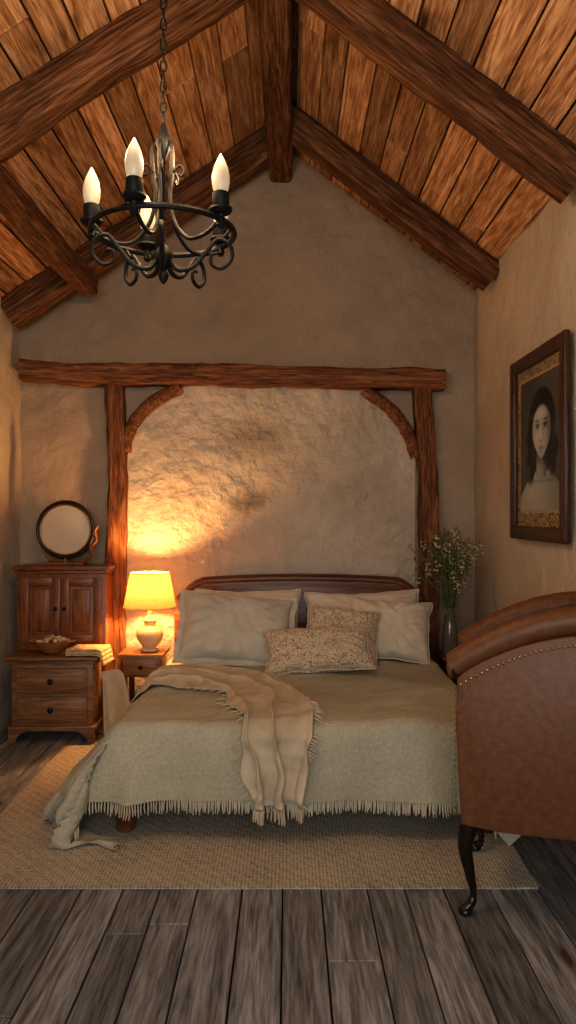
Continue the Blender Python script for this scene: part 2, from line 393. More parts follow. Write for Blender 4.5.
def beam(name, p0, p1, w, h, up=(0, 0, 1), mat=None, seed=0, rough=1.0, parent=None):
    p0, p1, up = Vector(p0), Vector(p1), Vector(up)
    ay = (p1-p0); Ln = ay.length; ay.normalize(); ax = ay.cross(up).normalized(); az = ax.cross(ay)
    n = max(10, int(Ln/0.03)); K = 28
    bm = bmesh.new(); rings = []
    for i in range(n+1):
        y = Ln*i/n; ring = []
        offx = 0.018*rough*nz(seed, y, 1, 1.4); offz = 0.016*rough*nz(seed+5, y, 2, 1.4)
        for k in range(K):
            a = 2*math.pi*k/K; c, sn = math.cos(a), math.sin(a)
            q = 0.30
            x = (abs(c)**q)*(1 if c > 0 else -1)*w/2; z = (abs(sn)**q)*(1 if sn > 0 else -1)*h/2
            d = 1+rough*(0.08*nz(x*6+seed, y, z*6, 2.6)+0.07*nz(x*5, y*1.0+seed, z*5, 8)+0.045*nz(x*8, y*.5+seed, z*8, 16))
            ring.append(bm.verts.new((x*d+offx, y, z*d+offz)))
        rings.append(ring)
    for a, b2 in zip(rings, rings[1:]):
        for k in range(K): bm.faces.new((a[k], a[(k+1) % K], b2[(k+1) % K], b2[k]))
    bm.faces.new(rings[0]); bm.faces.new(rings[-1])
    bmesh.ops.recalc_face_normals(bm, faces=bm.faces[:])
    for f in bm.faces: f.smooth = True
    me = bpy.data.meshes.new(name); bm.to_mesh(me); bm.free(); me.materials.append(mat or M_beam)
    me.set_sharp_from_angle(angle=R(50))
    ob = bpy.data.objects.new(name, me); COL.objects.link(ob)
    ob.matrix_world = Matrix.Translation(p0) @ Matrix((ax, ay, az)).transposed().to_4x4()
    if parent: ob.parent = parent
    return ob

def rafter(name, side, y, w, h, seed):
    if side > 0: x0, x1 = RX+0.03, XR+0.03
    else: x0, x1 = RX-0.03, XL-0.03
    a = Vector((x0, y, roof(x0))); c = Vector((x1, y, RZ-abs(x1-RX)*math.tan(aR if side > 0 else aL)))
    d = (c-a).normalized(); nrm = Vector((0, 1, 0)).cross(d)
    if nrm.z > 0: nrm = -nrm
    off = nrm*(h/2-0.005)
    return beam(name, a+off, c+off, w, h, up=-nrm, seed=seed)
rafter('rafter_beam', 1, 5.2, 0.16, 0.18, 3)
rafter('rafter_beam', -1, 5.5, 0.17, 0.20, 9)
rafter('rafter_beam', 1, 3.66, 0.15, 0.20, 17)
rafter('rafter_beam', -1, 3.66, 0.15, 0.20, 23)
beam('ridge_beam', (RX, YF-.02, 4.06), (RX, YB, 4.04), 0.17, 0.23, seed=31)
beam('purlin_beam', (-1.40, 1.2, 3.07), (-1.38, 5.44, 3.05), 0.13, 0.13, seed=41)

# timber arch on back wall
tf = empty('timber_arch_frame')
fy = YB-0.07
beam('lintel', (-1.92, fy-.02, 2.51), (1.13, fy-.02, 2.46), 0.16, 0.145, mat=M_beam_red, seed=51, rough=2.0, parent=tf)
beam('post_left', (-1.25, fy, 0), (-1.255, fy, 2.44), 0.13, 0.13, up=(0, 1, 0), mat=M_beam_red, seed=61, rough=1.8, parent=tf)
beam('post_right', (1.03, fy, 0), (0.975, fy, 2.41), 0.13, 0.13, up=(0, 1, 0), mat=M_beam_red, seed=71, rough=2.4, parent=tf)
b = B('arch_braces')
PLl = cr([(-1.19, fy, 1.94), (-1.14, fy, 2.11), (-1.00, fy, 2.28), (-0.78, fy, 2.41)], 8)
b.tube(PLl, [0.048+0.012*nz(i, 0, 0, .5) for i in range(len(PLl))], M_beam_red, 10)
PLr = cr([(0.93, fy, 1.90), (0.87, fy, 2.07), (0.75, fy, 2.24), (0.55, fy, 2.39)], 8)
b.tube(PLr, [0.045+0.012*nz(i, 4, 0, .5) for i in range(len(PLr))], M_beam_red, 10)
b.done(parent=tf)
def interp(pts, x):
    for p, q in zip(pts, pts[1:]):
        lo, hi = min(p.x, q.x), max(p.x, q.x)
        if lo <= x <= hi: return p.z+(q.z-p.z)*((x-p.x)/(q.x-p.x) if q.x != p.x else 0)
    return 2.42
def infill(u, v):
    x = -1.19+u*2.12
    if x < -1.16: zt = 2.05
    elif x < -0.78: zt = interp(PLl, x)
    elif x > 0.91: zt = 2.0
    elif x > 0.55: zt = interp(PLr, x)
    else: zt = 2.43
    z = v*zt
    d = 0.020+0.024*nz(x, z, 5, 1.7)+0.016*nz(x, z, 9, 4.5)+0.009*nz(x, z, 2, 11)+0.005*nz(x, z, 7, 24)
    return Vector((x, YB-0.008-d, z))
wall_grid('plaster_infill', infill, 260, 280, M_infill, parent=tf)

# ------------------------------------------------------------------ rug
b = B('area_rug')
def rugf(u, v):
    x = -1.42+u*2.42; y = 3.13+v*1.9
    return Vector((x+0.006*nz(0, y, 0, 5), y+0.006*nz(x, 0, 0, 5), 0.014+0.002*nz(x, y, 0, 4)))
b.grid(rugf, 60, 50, M_rug); b.box(-1.415, 0.995, 3.135, 5.02, 0.001, 0.011, M_rug, 0.004)
b.done(recalc=False)

# ------------------------------------------------------------------ bed
BX0, BX1, BY0, BY1, BZ = -0.80, 0.97, 3.62, 5.56, 0.50
b = B('double_bed')
b.box(BX0+.02, BX1-.02, BY0+.03, BY1, 0.27, BZ-.004, M_mattress, 0.05, seg=4)
b.box(BX0-.005, BX0+.03, BY0+.05, BY1+.02, 0.17, 0.30, M_head, 0.006); b.box(BX1-.03, BX1+.005, BY0+.05, BY1+.02, 0.17, 0.30, M_head, 0.006)
b.box(BX0, BX1, BY0+.05, BY0+.09, 0.17, 0.30, M_head, 0.006)
for lx in (BX0+.04, BX1-.04):
    b.lathe([(0.036, 0.016), (0.044, 0.03), (0.04, 0.06), (0.05, 0.12), (0.05, 0.2)], M_head, T(lx, BY0+.07, 0))
    b.box(lx-.04, lx+.04, BY1-.02, BY1+.05, 0.0, 0.8, M_head, 0.008)
pts = []
for i in range(41):
    t = i/40; x = -0.77+t*1.71; s = abs(2*t-1)
    z = 1.03-0.035*s*s-0.12*max(0, (s-0.80)/0.20)**1.5
    pts.append((x, z))
b.prism(pts+[(0.94, 0.4), (-0.77, 0.4)], BY1+.02, BY1+.07, M_head, bev=0.008)
b.tube([(x, BY1+.045, z) for x, z in pts], 0.032, M_head, 10)
bed = b.done()

# ---- cloth simulation for coverlet
def collider(name, x0, x1, y0, y1, z0, z1, bev):
    b = B(name); b.box(x0, x1, y0, y1, z0, z1, M_dark, bev, seg=4)
    o = b.done(); o.modifiers.new('c', 'COLLISION'); o.collision.thickness_outer = 0.012; o.collision.cloth_friction = 25
    return o
c1 = collider('tmp_mattress', BX0, BX1, BY0, BY1+.02, 0.19, BZ-.006, 0.05)
c2 = collider('tmp_ground', -3, 3, 2, 6, -0.3, 0.008, 0)
NX, NY = 112, 84
cx0, cx1, cy0, cy1 = BX0-0.54, BX1+0.33, BY0-0.30, 5.30
me = bpy.data.meshes.new('bed_coverlet')
vs = [(cx0+(cx1-cx0)*i/NX, cy0+(cy1-cy0)*j/NY, BZ+0.03+0.012*nz(i, j, 0, 0.13)) for j in range(NY+1) for i in range(NX+1)]
fs = [(j*(NX+1)+i, j*(NX+1)+i+1, (j+1)*(NX+1)+i+1, (j+1)*(NX+1)+i) for j in range(NY) for i in range(NX)]
me.from_pydata(vs, [], fs); me.update()
cov = bpy.data.objects.new('bed_coverlet', me); COL.objects.link(cov)
vg = cov.vertex_groups.new(name='pin'); vg.add([NY*(NX+1)+i for i in range(NX+1) if BX0+.1 < vs[i][0] < BX1-.1], 1.0, 'REPLACE')
cm = cov.modifiers.new('cloth', 'CLOTH'); st = cm.settings
st.quality = 6; st.mass = 0.35; st.tension_stiffness = 25; st.compression_stiffness = 25; st.shear_stiffness = 8; st.bending_stiffness = 0.3
st.vertex_group_mass = 'pin'; st.air_damping = 1.5
cm.collision_settings.distance_min = 0.006; cm.collision_settings.collision_quality = 3; cm.collision_settings.use_self_collision = False
scene.frame_start = 1; scene.frame_end = 80
cm.point_cache.frame_start = 1; cm.point_cache.frame_end = 80
for f in range(1, 66): scene.frame_set(f)
dg = bpy.context.evaluated_depsgraph_get()
ev = cov.evaluated_get(dg); cl = [v.co.copy() for v in ev.to_mesh().vertices]
bpy.data.objects.remove(cov); bpy.data.objects.remove(c1); bpy.data.objects.remove(c2)
scene.frame_set(1)
def sst(a, b_, x): t = max(0, min(1, (x-a)/(b_-a))); return t*t*(3-2*t)
for c in cl:
    low = max(0, min(1, (BZ-.02-c.z)/0.48))
    if c.z < 0.022: c.z = 0.022
    lf = 1-sst(BX0-0.02, BX0+0.30, c.x)
    ft = 1-sst(3.6, 5.0, c.y)
    c.x -= 0.27*(low**0.8)*lf*(0.25+0.75*ft)
    if c.y < BY0+0.02 and low > 0.02:
        fold = (0.5+0.5*math.sin(c.x*15+5*nz(c.x, 0, 2, 1.6)))**1.6
        c.y -= low*(0.02+0.10*fold*(0.6+0.8*nz(c.x, 1, 2, 2.0))+0.07*abs(nz(c.x, 0.4*c.z, 6, 7.0)))
        c.z += 0.03*low*nz(c.x, 4, 1, 2.4)
    if c.x < BX0 and low > 0.02:
        fold = (0.5+0.5*math.sin(c.y*14+5*nz(c.y, 3, 2, 1.6)))**1.6
        c.x -= low*(0.02+0.07*fold+0.04*nz(c.y, c.z, 6, 8.0))
    if low < 0.05:
        c.z += 0.012+0.020*nz(c.x+0.4*c.y, c.y*.6, 3, 3.8)+0.020*abs(nz(c.x-0.6*c.y, c.y, 7, 5.5))
    c.x = min(c.x, XR-0.03)

b = B('bed_coverlet')
b.grid(lambda u, v: cl[int(round(v*NY))*(NX+1)+int(round(u*NX))], NX, NY, M_linen)
front = [cl[i] for i in range(NX+1)]
for i in range(NX):
    for k in range(3):
        p = front[i].lerp(front[i+1], k/3)
        if p.z < 0.07: continue
        l = random.uniform(0.045, 0.064); q = p+Vector((random.uniform(-.006, .006), random.uniform(-.01, .004), -l))
        b.tube([p, p.lerp(q, .5)+Vector((random.uniform(-.003, .003), 0, 0)), q], [0.0028, 0.0038, 0.002], M_fringe, 4)
cov = b.done(recalc=False, angle=80)
bvh = BVHTree.FromPolygons(cl, fs)

# ------------------------------------------------------------------ throw blanket
def top_z(x, y, d=BZ+.01):
    h = bvh.ray_cast(Vector((x, y, 2)), Vector((0, 0, -1)))
    return h[0].z if h[0] else d
spine = cr([(-1.02, 4.44, 0), (-0.76, 4.54, 0), (-0.45, 4.52, 0), (-0.22, 4.32, 0), (-0.11, 3.98, 0), (-0.065, 3.65, 0), (-0.06, 3.48, 0), (-0.05, 3.29, 0)], 14)
NS, NT = len(spine)-1, 44
grid = []
for i, p in enumerate(spine):
    t = (spine[min(i+1, NS)]-spine[max(i-1, 0)]).normalized(); nrm = Vector((-t.y, t.x, 0))
    s = i/NS; w = 0.28*(1-s)+0.125*s+0.03*nz(i*.1, 0, 0, 1)
    row = []
    for j in range(NT+1):
        tt = 2*j/NT-1
        ph = tt*8.0+3.2*nz(i*.05, tt*.8, 3, 1)+s*1.5
        q = p+nrm*(tt*w+0.030*math.sin(ph*1.0+1.2)+0.028*nz(i*.10, j*.12, 4, 1))
        fold = (0.034*(0.5+0.5*math.sin(ph))**1.4)*(1-0.35*abs(tt)**3)+0.020*abs(nz(i*.13, j*.11, 9, 1))+0.006*nz(i*.3, j*.3, 5, 1)
        if q.y > BY0-0.005:
            z = top_z(q.x, q.y); row.append(Vector((q.x, q.y, max(z, 0.20)+0.012+fold)))
        else:
            e = BY0-0.005-q.y; z = BZ-0.01-e
            h = bvh.ray_cast(Vector((q.x, 3.0, z)), Vector((0, 1, 0)))
            y = h[0].y if h[0] else BY0-.03
            row.append(Vector((q.x, min(y, BY0)-0.014-fold*1.8, z+0.01)))
    grid.append(row)
for it in range(2):
    g2 = [[v.copy() for v in r] for r in grid]
    for i in range(1, NS):
        for j in range(1, NT):
            g2[i][j] = grid[i][j]*0.5+(grid[i-1][j]+grid[i+1][j]+grid[i][j-1]+grid[i][j+1])*0.125
    grid = g2
b = B('throw_blanket')
b.grid(lambda u, v: grid[int(round(u*NS))][int(round(v*NT))], NS, NT, M_throw)
for j in range(0, NT):
    p = grid[NS][j]
    q = p+Vector((random.uniform(-.008, .008), random.uniform(-.006, .003), -random.uniform(.06, .08)))
    b.tube([p, p.lerp(q, .5)+Vector((random.uniform(-.004, .004), 0, 0)), q], [0.003, 0.0045, 0.002], M_throw, 4)
for i in range(30, NS):
    for side in (0, NT):
        p = grid[i][side]; other = grid[i][NT-side]
        sx = 1 if p.x > other.x else -1
        if sx < 0 and i % 3: continue
        o = Vector((0.045*sx, -0.010, -0.025))*random.uniform(.7, 1.2)
        if p.y > BY0+.05: o.z = -0.004
        b.tube([p, p+o*.5+Vector((0, -.003, .006)), p+o], [0.003, 0.0038, 0.002], M_throw, 4)
thr = b.done(recalc=False, angle=80)
md = thr.modifiers.new('s', 'SOLIDIFY'); md.thickness = 0.006; md.offset = 0
md = thr.modifiers.new('ss', 'SUBSURF'); md.levels = 1; md.render_levels = 1

# ------------------------------------------------------------------ pillows
def pillow(name, W, H, Th, loc, rx, rz=0, ry=0, mat=None, seed=0, flange=0.0, wr=1.0):
    b = B(name); n = 40
    def f(sg):
        def g(u, v):
            a, c = 2*u-1, 2*v-1
            ea, ec = abs(a), abs(c)
            pr = ((1-ea**3.0)*(1-ec**3.0))
            th = Th/2*max(0, pr)**0.55
            x = a*W/2*(1-0.075*(1-ec**2)*(ea**2)); y = c*H/2*(1-0.10*(1-ea**2)*(ec**2))
            ang = math.atan2(c, a)
            rr = math.hypot(a, c)
            w = 0.018*wr*math.sin(ang*14+seed*2+4*nz(a, c, seed, 1.5))*max(0, rr-.40)*max(0, 1.42-rr)*2
            w += 0.028*wr*nz(a+seed, c, sg, 1.5)+0.018*wr*abs(nz(a*1.6+c, c*1.0+seed, sg, 2.6))+0.007*wr*nz(a, c+seed, sg, 6)
            k = min(1, pr*3)
            return Vector((x+0.010*nz(a, c, seed, 3), y+0.012*nz(a, c, seed+3, 3), sg*(th+w*k)))
        return g
    b.grid(f(1), n, n, mat); b.grid(f(-1), n, n, mat)
    per = [(i/n, 0) for i in range(n)]+[(1, i/n) for i in range(n)]+[(1-i/n, 1) for i in range(n)]+[(0, 1-i/n) for i in range(n)]
    pp = [f(1)(u, v) for u, v in per]
    for p in pp: p.z = 0.0
    b.tube(pp, 0.005, mat, 6, closed=True)
    if flange:
        tb = bmesh.new(); A = []; C = []
        for i, p in enumerate(pp):
            d = Vector((p.x/(W/2), p.y/(H/2), 0))
            d = Vector((d.x if abs(d.x) > .85 else 0, d.y if abs(d.y) > .8 else 0, 0))
            if d.length: d.normalize()
            A.append(tb.verts.new(p)); C.append(tb.verts.new(p+d*flange+Vector((0, 0, 0.008*math.sin(i*0.8)))))
        m_ = len(pp)
        for i in range(m_): tb.faces.new((A[i], A[(i+1) % m_], C[(i+1) % m_], C[i]))
        b.merge(tb, mat)
    bmesh.ops.remove_doubles(b.bm, verts=b.bm.verts[:], dist=0.0006)
    ob = b.done(angle=80)
    ob.rotation_euler = Euler((R(rx), R(ry), R(rz)), 'XYZ'); ob.location = loc
    md = ob.modifiers.new('ss', 'SUBSURF'); md.levels = 1; md.render_levels = 1
    return ob
pillow('bed_pillow', 0.74, 0.46, 0.17, (-0.28, 5.42, 0.745), 74, 0, 0, M_pillow2, 1)
pillow('bed_pillow', 0.80, 0.46, 0.19, (0.52, 5.41, 0.735), 72, 0, -2, M_pillow2, 2)
pillow('bed_pillow', 0.74, 0.50, 0.26, (-0.33, 5.09, 0.745), 54, 5, 5, M_pillow, 3, flange=0.03)
pillow('bed_pillow', 0.56, 0.44, 0.22, (0.66, 5.19, 0.725), 58, -6, 4, M_pillow2, 4, flange=0.0)
pillow('woven_cushion', 0.48, 0.40, 0.18, (0.34, 5.02, 0.71), 56, -5, 6, M_patt, 5)
pillow('woven_cushion', 0.66, 0.31, 0.18, (0.18, 4.77, 0.665), 48, 3, -3, M_patt, 6, wr=0.6)

# ------------------------------------------------------------------ cabinet (behind) 
b = B('wooden_cabinet')
x0, x1, y0, y1, zt = -1.86, -1.25, 5.42, 5.645, 1.13
b.box(x0, x1, y0, y1, 0.06, zt-.03, M_woodZ, 0.004)
b.box(x0-.03, x1+.03, y0-.03, y1, zt-.03, zt, M_woodX, 0.01)
b.box(x0-.015, x1+.015, y0-.015, y1, zt-.055, zt-.03, M_woodX, 0.008)
b.box(x0-.015, x1+.015, y0-.015, y1, 0.0, 0.08, M_woodX, 0.008)
mid = (x0+x1)/2
for (a, c) in ((x0+.03, mid-.003), (mid+.003, x1-.03)):
    for (q0, q1) in ((0.12, 0.56), (0.60, zt-.08)):
        b.box(a, a+.055, y0-.018, y0+.002, q0, q1, M_woodZ, 0.003); b.box(c-.055, c, y0-.018, y0+.002, q0, q1, M_woodZ, 0.003)
        b.box(a+.055, c-.055, y0-.017, y0+.002, q1-.06, q1, M_woodX, 0.003); b.box(a+.055, c-.055, y0-.017, y0+.002, q0, q0+.06, M_woodX, 0.003)
        b.box(a+.075, c-.075, y0-.012, y0+.002, q0+.08, q1-.08, M_woodZ, 0.010, seg=2)
for kx in (mid-.03, mid+.03):
    b.lathe([(0.006, 0), (0.006, .012), (0.014, .02), (0.013, .028), (0.004, .032)], M_knob, T(kx, y0-.018, .84) @ Matrix.Rotation(R(90), 4, 'X'), 14)
b.done()

# ------------------------------------------------------------------ drawer chest in front
b = B('bedside_chest')
x0, x1, y0, y1, zt = -1.80, -1.27, 5.14, 5.385, 0.56
b.box(x0, x1, y0, y1, 0.09, zt-.025, M_chestX, 0.004)
b.box(x0-.04, x1+.04, y0-.035, y1, zt-.028, zt, M_chestX, 0.009)
b.box(x0-.015, x1+.015, y0-.015, y1, zt-.048, zt-.028, M_chestX, 0.006)
b.box(x0-.02, x1+.02, y0-.02, y1, 0.075, 0.11, M_chestX, 0.008)
for z0 in (0.135, 0.32):
    b.box(x0+.035, x1-.035, y0-.016, y0+.002, z0, z0+.165, M_chestX, 0.007, seg=3)
    b.box(x0+.055, x1-.055, y0-.020, y0, z0+.02, z0+.145, M_chestX, 0.004, seg=2)
    b.lathe([(0.007, 0), (0.007, .012), (0.018, .02), (0.018, .028), (0.006, .036)], M_knob, T((x0+x1)/2, y0-.02, z0+.083) @ Matrix.Rotation(R(90), 4, 'X'), 16)
for fx0, fx1 in ((x0-.015, x0+.09), (x1-.09, x1+.015)):
    s = 1 if fx0 < -1.6 else -1
    e = fx0 if s > 0 else fx1
    poly = [(e, 0.0), (e+s*.045, 0.0), (e+s*.05, .03), (e+s*.075, .055), (e+s*.11, .078), (e, .078)]
    b.prism(poly, y0-.015, y0+.01, M_chestX); b.prism(poly, y1-.03, y1, M_chestX)
b.box(x1-.004, x1+.006, y0+.03, y1-.03, .15, zt-.08, M_chestX, .004)
b.done()

b = B('wooden_bowl')
bc = (-1.56, 5.25, 0.561)
b.lathe([(0.045, 0), (0.055, 0.004), (0.085, 0.03), (0.12, 0.075), (0.128, 0.09), (0.118, 0.088), (0.08, 0.04), (0.03, 0.02)], M_bowl, T(*bc), 32)
for k in range(46):
    a = random.uniform(0, 6.28); rr = 0.10*math.sqrt(random.random())
    hgt = 0.075+0.045*(1-rr/0.1)*random.random()
    rot = Euler((random.random()*3, random.random()*3, 0)).to_matrix().to_4x4()
    b.lathe([(0.002, -0.008), (0.014, -0.005), (0.018, 0), (0.014, 0.005), (0.002, 0.008)], M_cloth if k % 3 else M_ceramic, T(bc[0]+rr*math.cos(a), bc[1]+rr*math.sin(a), bc[2]+hgt) @ rot, 8)
for s in (-1, 1):
    b.tube([(bc[0]+s*.118, bc[1]-.03, bc[2]+.082), (bc[0]+s*.145, bc[1]-.02, bc[2]+.088), (bc[0]+s*.145, bc[1]+.02, bc[2]+.088), (bc[0]+s*.118, bc[1]+.03, bc[2]+.082)], 0.007, M_bowl, 8)
b.done()
b = B('folded_cloth')
def fc(off):
    def g(u, v):
        x = -1.44+u*(0.30-off*2); y = 5.11+v*0.21
        z = 0.566+off+0.010*abs(nz(u*3, v*3, off*50, 1))
        ov = max(0, x-(-1.225))
        if ov > 0: x = -1.222+ov*0.30; z -= ov*0.75
        return Vector((x+0.02*v, y, z))
    return g
for o in (0.0, 0.011, 0.022, 0.033): b.grid(fc(o), 16, 10, M_cloth)
o = b.done(recalc=False); md = o.modifiers.new('s', 'SOLIDIFY'); md.thickness = 0.008; md.offset = 1

b = B('tabletop_mirror')
mc = Vector((-1.56, 5.54, 1.375)); rm = 0.195
ring = [(mc.x+rm*math.cos(a), mc.y, mc.z+rm*math.sin(a)) for a in [2*math.pi*k/48 for k in range(48)]]
b.tube(ring, 0.013, M_leg, 10, closed=True)
ring = [(mc.x+(rm-.018)*math.cos(a), mc.y-.006, mc.z+(rm-.018)*math.sin(a)) for a in [2*math.pi*k/48 for k in range(48)]]
b.tube(ring, 0.007, M_nail, 8, closed=True)
b.lathe([(rm-.01, -.004), (rm-.01, .004)], M_mirror, T(mc.x, mc.y, mc.z) @ Matrix.Rotation(R(90), 4, 'X'), 48)
b.lathe([(rm, 0), (rm, .008)], M_leg, T(mc.x, mc.y+.016, mc.z) @ Matrix.Rotation(R(90), 4, 'X'), 48)
b.tube(cr([(mc.x+.07, mc.y, 1.145), (mc.x+.14, mc.y, 1.16), (mc.x+.185, mc.y, 1.20), (mc.x+.175, mc.y, 1.25), (mc.x+.215, mc.y, 1.30), (mc.x+.205, mc.y, 1.36), (mc.x+.225, mc.y, 1.40)], 5), 0.010, M_woodZ, 8)
b.tube(cr([(mc.x-.07, mc.y+.02, 1.145), (mc.x-.13, mc.y+.03, 1.17), (mc.x-.17, mc.y+.03, 1.24), (mc.x-.19, mc.y+.02, 1.36)], 5), 0.009, M_woodZ, 8)
b.box(mc.x-.13, mc.x+.14, mc.y-.06, mc.y+.06, 1.13, 1.150, M_woodX, 0.008)
b.lathe([(0.02, 0), (0.014, .01), (0.012, .035)], M_woodZ, T(mc.x, mc.y, 1.148), 14)
b.done()

# ------------------------------------------------------------------ night tables
def night_table(name, x0, x1, y0, y1, zt, mx, mz):
    b = B(name)
    b.box(x0-.02, x1+.02, y0-.02, y1, zt-.025, zt, mx, 0.007)
    b.box(x0+.01, x1-.01, y0+.01, y1-.01, zt-.16, zt-.025, mx, 0.004)
    b.box(x0+.03, x1-.03, y0-.002, y0+.012, zt-.145, zt-.04, mx, 0.005)
    b.lathe([(0.005, 0), (0.014, .015), (0.005, .026)], M_knob, T((x0+x1)/2, y0, zt-.09) @ Matrix.Rotation(R(90), 4, 'X'), 12)
    for lx in (x0+.02, x1-.02):
        for ly in (y0+.025, y1-.025):
            b.lathe([(0.012, 0), (0.018, 0.03), (0.014, 0.1), (0.02, .25), (0.022, zt-.15)], mz, T(lx, ly, 0), 12)
    b.box(x0+.01, x1-.01, y0+.01, y1-.01, .14, .155, mx, .003)
    return b.done()
night_table('nightstand', -1.13, -0.86, 5.34, 5.64, 0.54, M_chestX, M_woodZ)
night_table('nightstand', 1.04, 1.31, 5.22, 5.52, 0.54, M_head, M_head)

# ------------------------------------------------------------------ table lamp
lx, ly, lz = -0.955, 5.46, 0.54
b = B('table_lamp')
b.lathe([(0.05, 0), (0.062, 0.006), (0.06, 0.018), (0.045, 0.026), (0.062, 0.05), (0.088, 0.085), (0.094, 0.115), (0.082, 0.15), (0.05, 0.175), (0.034, 0.185), (0.044, 0.2), (0.048, 0.215), (0.036, 0.235), (0.018, 0.245), (0.013, 0.29), (0.013, 0.32)], M_ceramic, T(lx, ly, lz), 36)
b.lathe([(0.180, 0.305), (0.135, 0.54)], M_shade, T(lx, ly, lz), 48, caps=False)
for r_, z_ in ((0.180, .305), (0.135, .54)):
    b.tube([(lx+r_*math.cos(a), ly+r_*math.sin(a), lz+z_) for a in [2*math.pi*k/48 for k in range(48)]], 0.003, M_cloth, 6, closed=True)
b.lathe([(0.008, .32), (0.014, .34), (0.024, .36), (0.026, .38), (0.02, .40), (0.003, .41)], M_bulb2, T(lx, ly, lz), 16)
b.done(recalc=False)
def point(name, loc, e, col, r=0.03):
    l = bpy.data.lights.new(name, 'POINT'); l.energy = e; l.color = col; l.shadow_soft_size = r
    o = bpy.data.objects.new(name, l); o.location = loc; COL.objects.link(o); return o
point('lamp_light', (lx, ly, lz+.445), 46, (1.0, 0.49, 0.16), 0.035)

# ------------------------------------------------------------------ vase & flowers
b = B('flower_vase')
vx, vy, vz = 1.09, 5.32, 0.54
b.lathe([(0.04, 0), (0.045, .004), (0.05, .03), (0.052, .12), (0.044, .2), (0.034, .235), (0.04, .262), (0.036, .262), (0.03, .235), (0.03, .1)], M_vase, T(vx, vy, vz), 24)
for k in range(72):
    a = random.uniform(0, 6.28); sp = random.uniform(0.04, 0.30); H = random.uniform(0.18, 0.56)
    if math.cos(a)*sp > 0.2: sp *= .75
    if math.sin(a)*sp > 0.2: sp *= .8
    p0 = Vector((vx+.012*math.cos(a), vy+.012*math.sin(a), vz+.15)); p1 = Vector((vx+.02*math.cos(a), vy+.02*math.sin(a), vz+.28))
    p3 = Vector((vx+sp*math.cos(a), vy+sp*.6*math.sin(a), vz+.28+H))
    p2 = p1.lerp(p3, .55)+Vector((-.03*math.cos(a), 0, .04))
    path = cr([p0, p1, p2, p3], 6); b.tube(path, [0.0028-0.0014*i/len(path) for i in range(len(path))], M_stem, 5)
    for j in range(7, len(path)):
        for q in range(2):
            p = path[j]; d = Vector((random.uniform(-1, 1), random.uniform(-1, 1), random.uniform(.1, 1))).normalized()
            l = random.uniform(.02, .05); sd = d.cross(Vector((0, 0, 1))).normalized()*l*0.14
            tb = bmesh.new(); tb.faces.new([tb.verts.new(c) for c in (p, p+d*l*.5+sd, p+d*l, p+d*l*.5-sd)]); b.merge(tb, M_leaf)
    for q in range(7):
        p = path[-1]+Vector((random.uniform(-.02, .02), random.uniform(-.016, .016), random.uniform(-.06, .01)))
        b.lathe([(0.001, -.006), (0.0075, 0), (0.001, .006)], M_bud if k % 3 else M_leaf, T(*p), 6)
b.done(recalc=False)

# ------------------------------------------------------------------ chandelier
ch = empty('chandelier')
CX, CY, CZ = -0.41, 2.60, 2.42
b = B('iron_frame'); RR = 0.232
b.tube([(RR*math.cos(a), RR*math.sin(a), 0) for a in [2*math.pi*k/64 for k in range(64)]], 0.010, M_iron, 8, closed=True)
b.lathe([(0.004, -.17), (0.014, -.155), (0.018, -.14), (0.01, -.125), (0.02, -.11), (0.030, -.09), (0.030, -.07), (0.018, -.05), (0.009, -.03), (0.007, .24), (0.016, .26), (0.026, .285), (0.024, .31), (0.016, .325), (0.010, .35), (0.004, .36)], M_iron, None, 20)
angs = [R(a) for a in (-103, -31, 41, 113, 185)]
def rz(pts, a): return [(r*math.cos(a), r*math.sin(a), z) for r, z in pts]
def crr(pts, n=6): return [(v.x, v.y) for v in cr([(r, z, 0) for r, z in pts], n)]
for a in angs:
    up = crr([(0.012, .30), (0.035, .275), (0.034, .20), (0.026, .12), (0.045, .03), (0.10, -.035), (0.17, -.035), (RR, .0)], 7)
    b.tube(rz(up, a), 0.007, M_iron, 8)
    lo = crr([(0.02, -.09), (0.05, -.125), (0.10, -.12), (0.145, -.075), (0.185, -.035), (0.225, -.055), (0.232, -.10), (0.20, -.13), (0.165, -.115), (0.165, -.085), (0.188, -.08)], 6)
    b.tube(rz(lo, a+0.35), [0.0085-0.003*i/len(lo) for i in range(len(lo))], M_iron, 8)
    lo2 = crr([(0.195, -.038), (0.215, -.02), (RR, 0)], 4); b.tube(rz(lo2, a+.35), 0.006, M_iron, 8)
    tl = crr([(0.032, .19), (0.055, .215), (0.072, .20), (0.065, .18), (0.052, .188)], 5); b.tube(rz(tl, a+.3), 0.005, M_iron, 6)
    cx, cy = RR*math.cos(a), RR*math.sin(a)
    b.lathe([(0.006, -.03), (0.014, -.02), (0.012, 0), (0.014, .012), (0.030, .018), (0.037, .028), (0.036, .034), (0.02, .034), (0.027, .045), (0.027, .080), (0.022, .084)], M_iron, T(cx, cy, 0), 20)
fr = b.done(loc=(0, 0, 0), parent=ch)
b = B('candle_bulbs')
for a in angs:
    cx, cy = RR*math.cos(a), RR*math.sin(a)
    b.lathe([(0.018, .082), (0.024, .092), (0.028, .112), (0.028, .135), (0.023, .160), (0.014, .182), (0.006, .198), (0.001, .206)], M_bulb, T(cx, cy, 0), 20)
b.done(parent=ch)
b = B('chain'); z = .36; k = 0; top = roof(CX)-CZ
while z < top:
    pts = []
    for q in range(16):
        t = 2*math.pi*q/16; pts.append((0.010*math.cos(t)*(1 if k % 2 else 0), 0.010*math.cos(t)*(0 if k % 2 else 1), z+.016+0.021*math.sin(t)))
    b.tube(pts, 0.003, M_iron, 6, closed=True); z += 0.034; k += 1
b.lathe([(0.06, top-.0), (0.055, top-.03), (0.02, top-.05)], M_iron, None, 20)
b.done(parent=ch)
ch.location = (CX, CY, CZ)
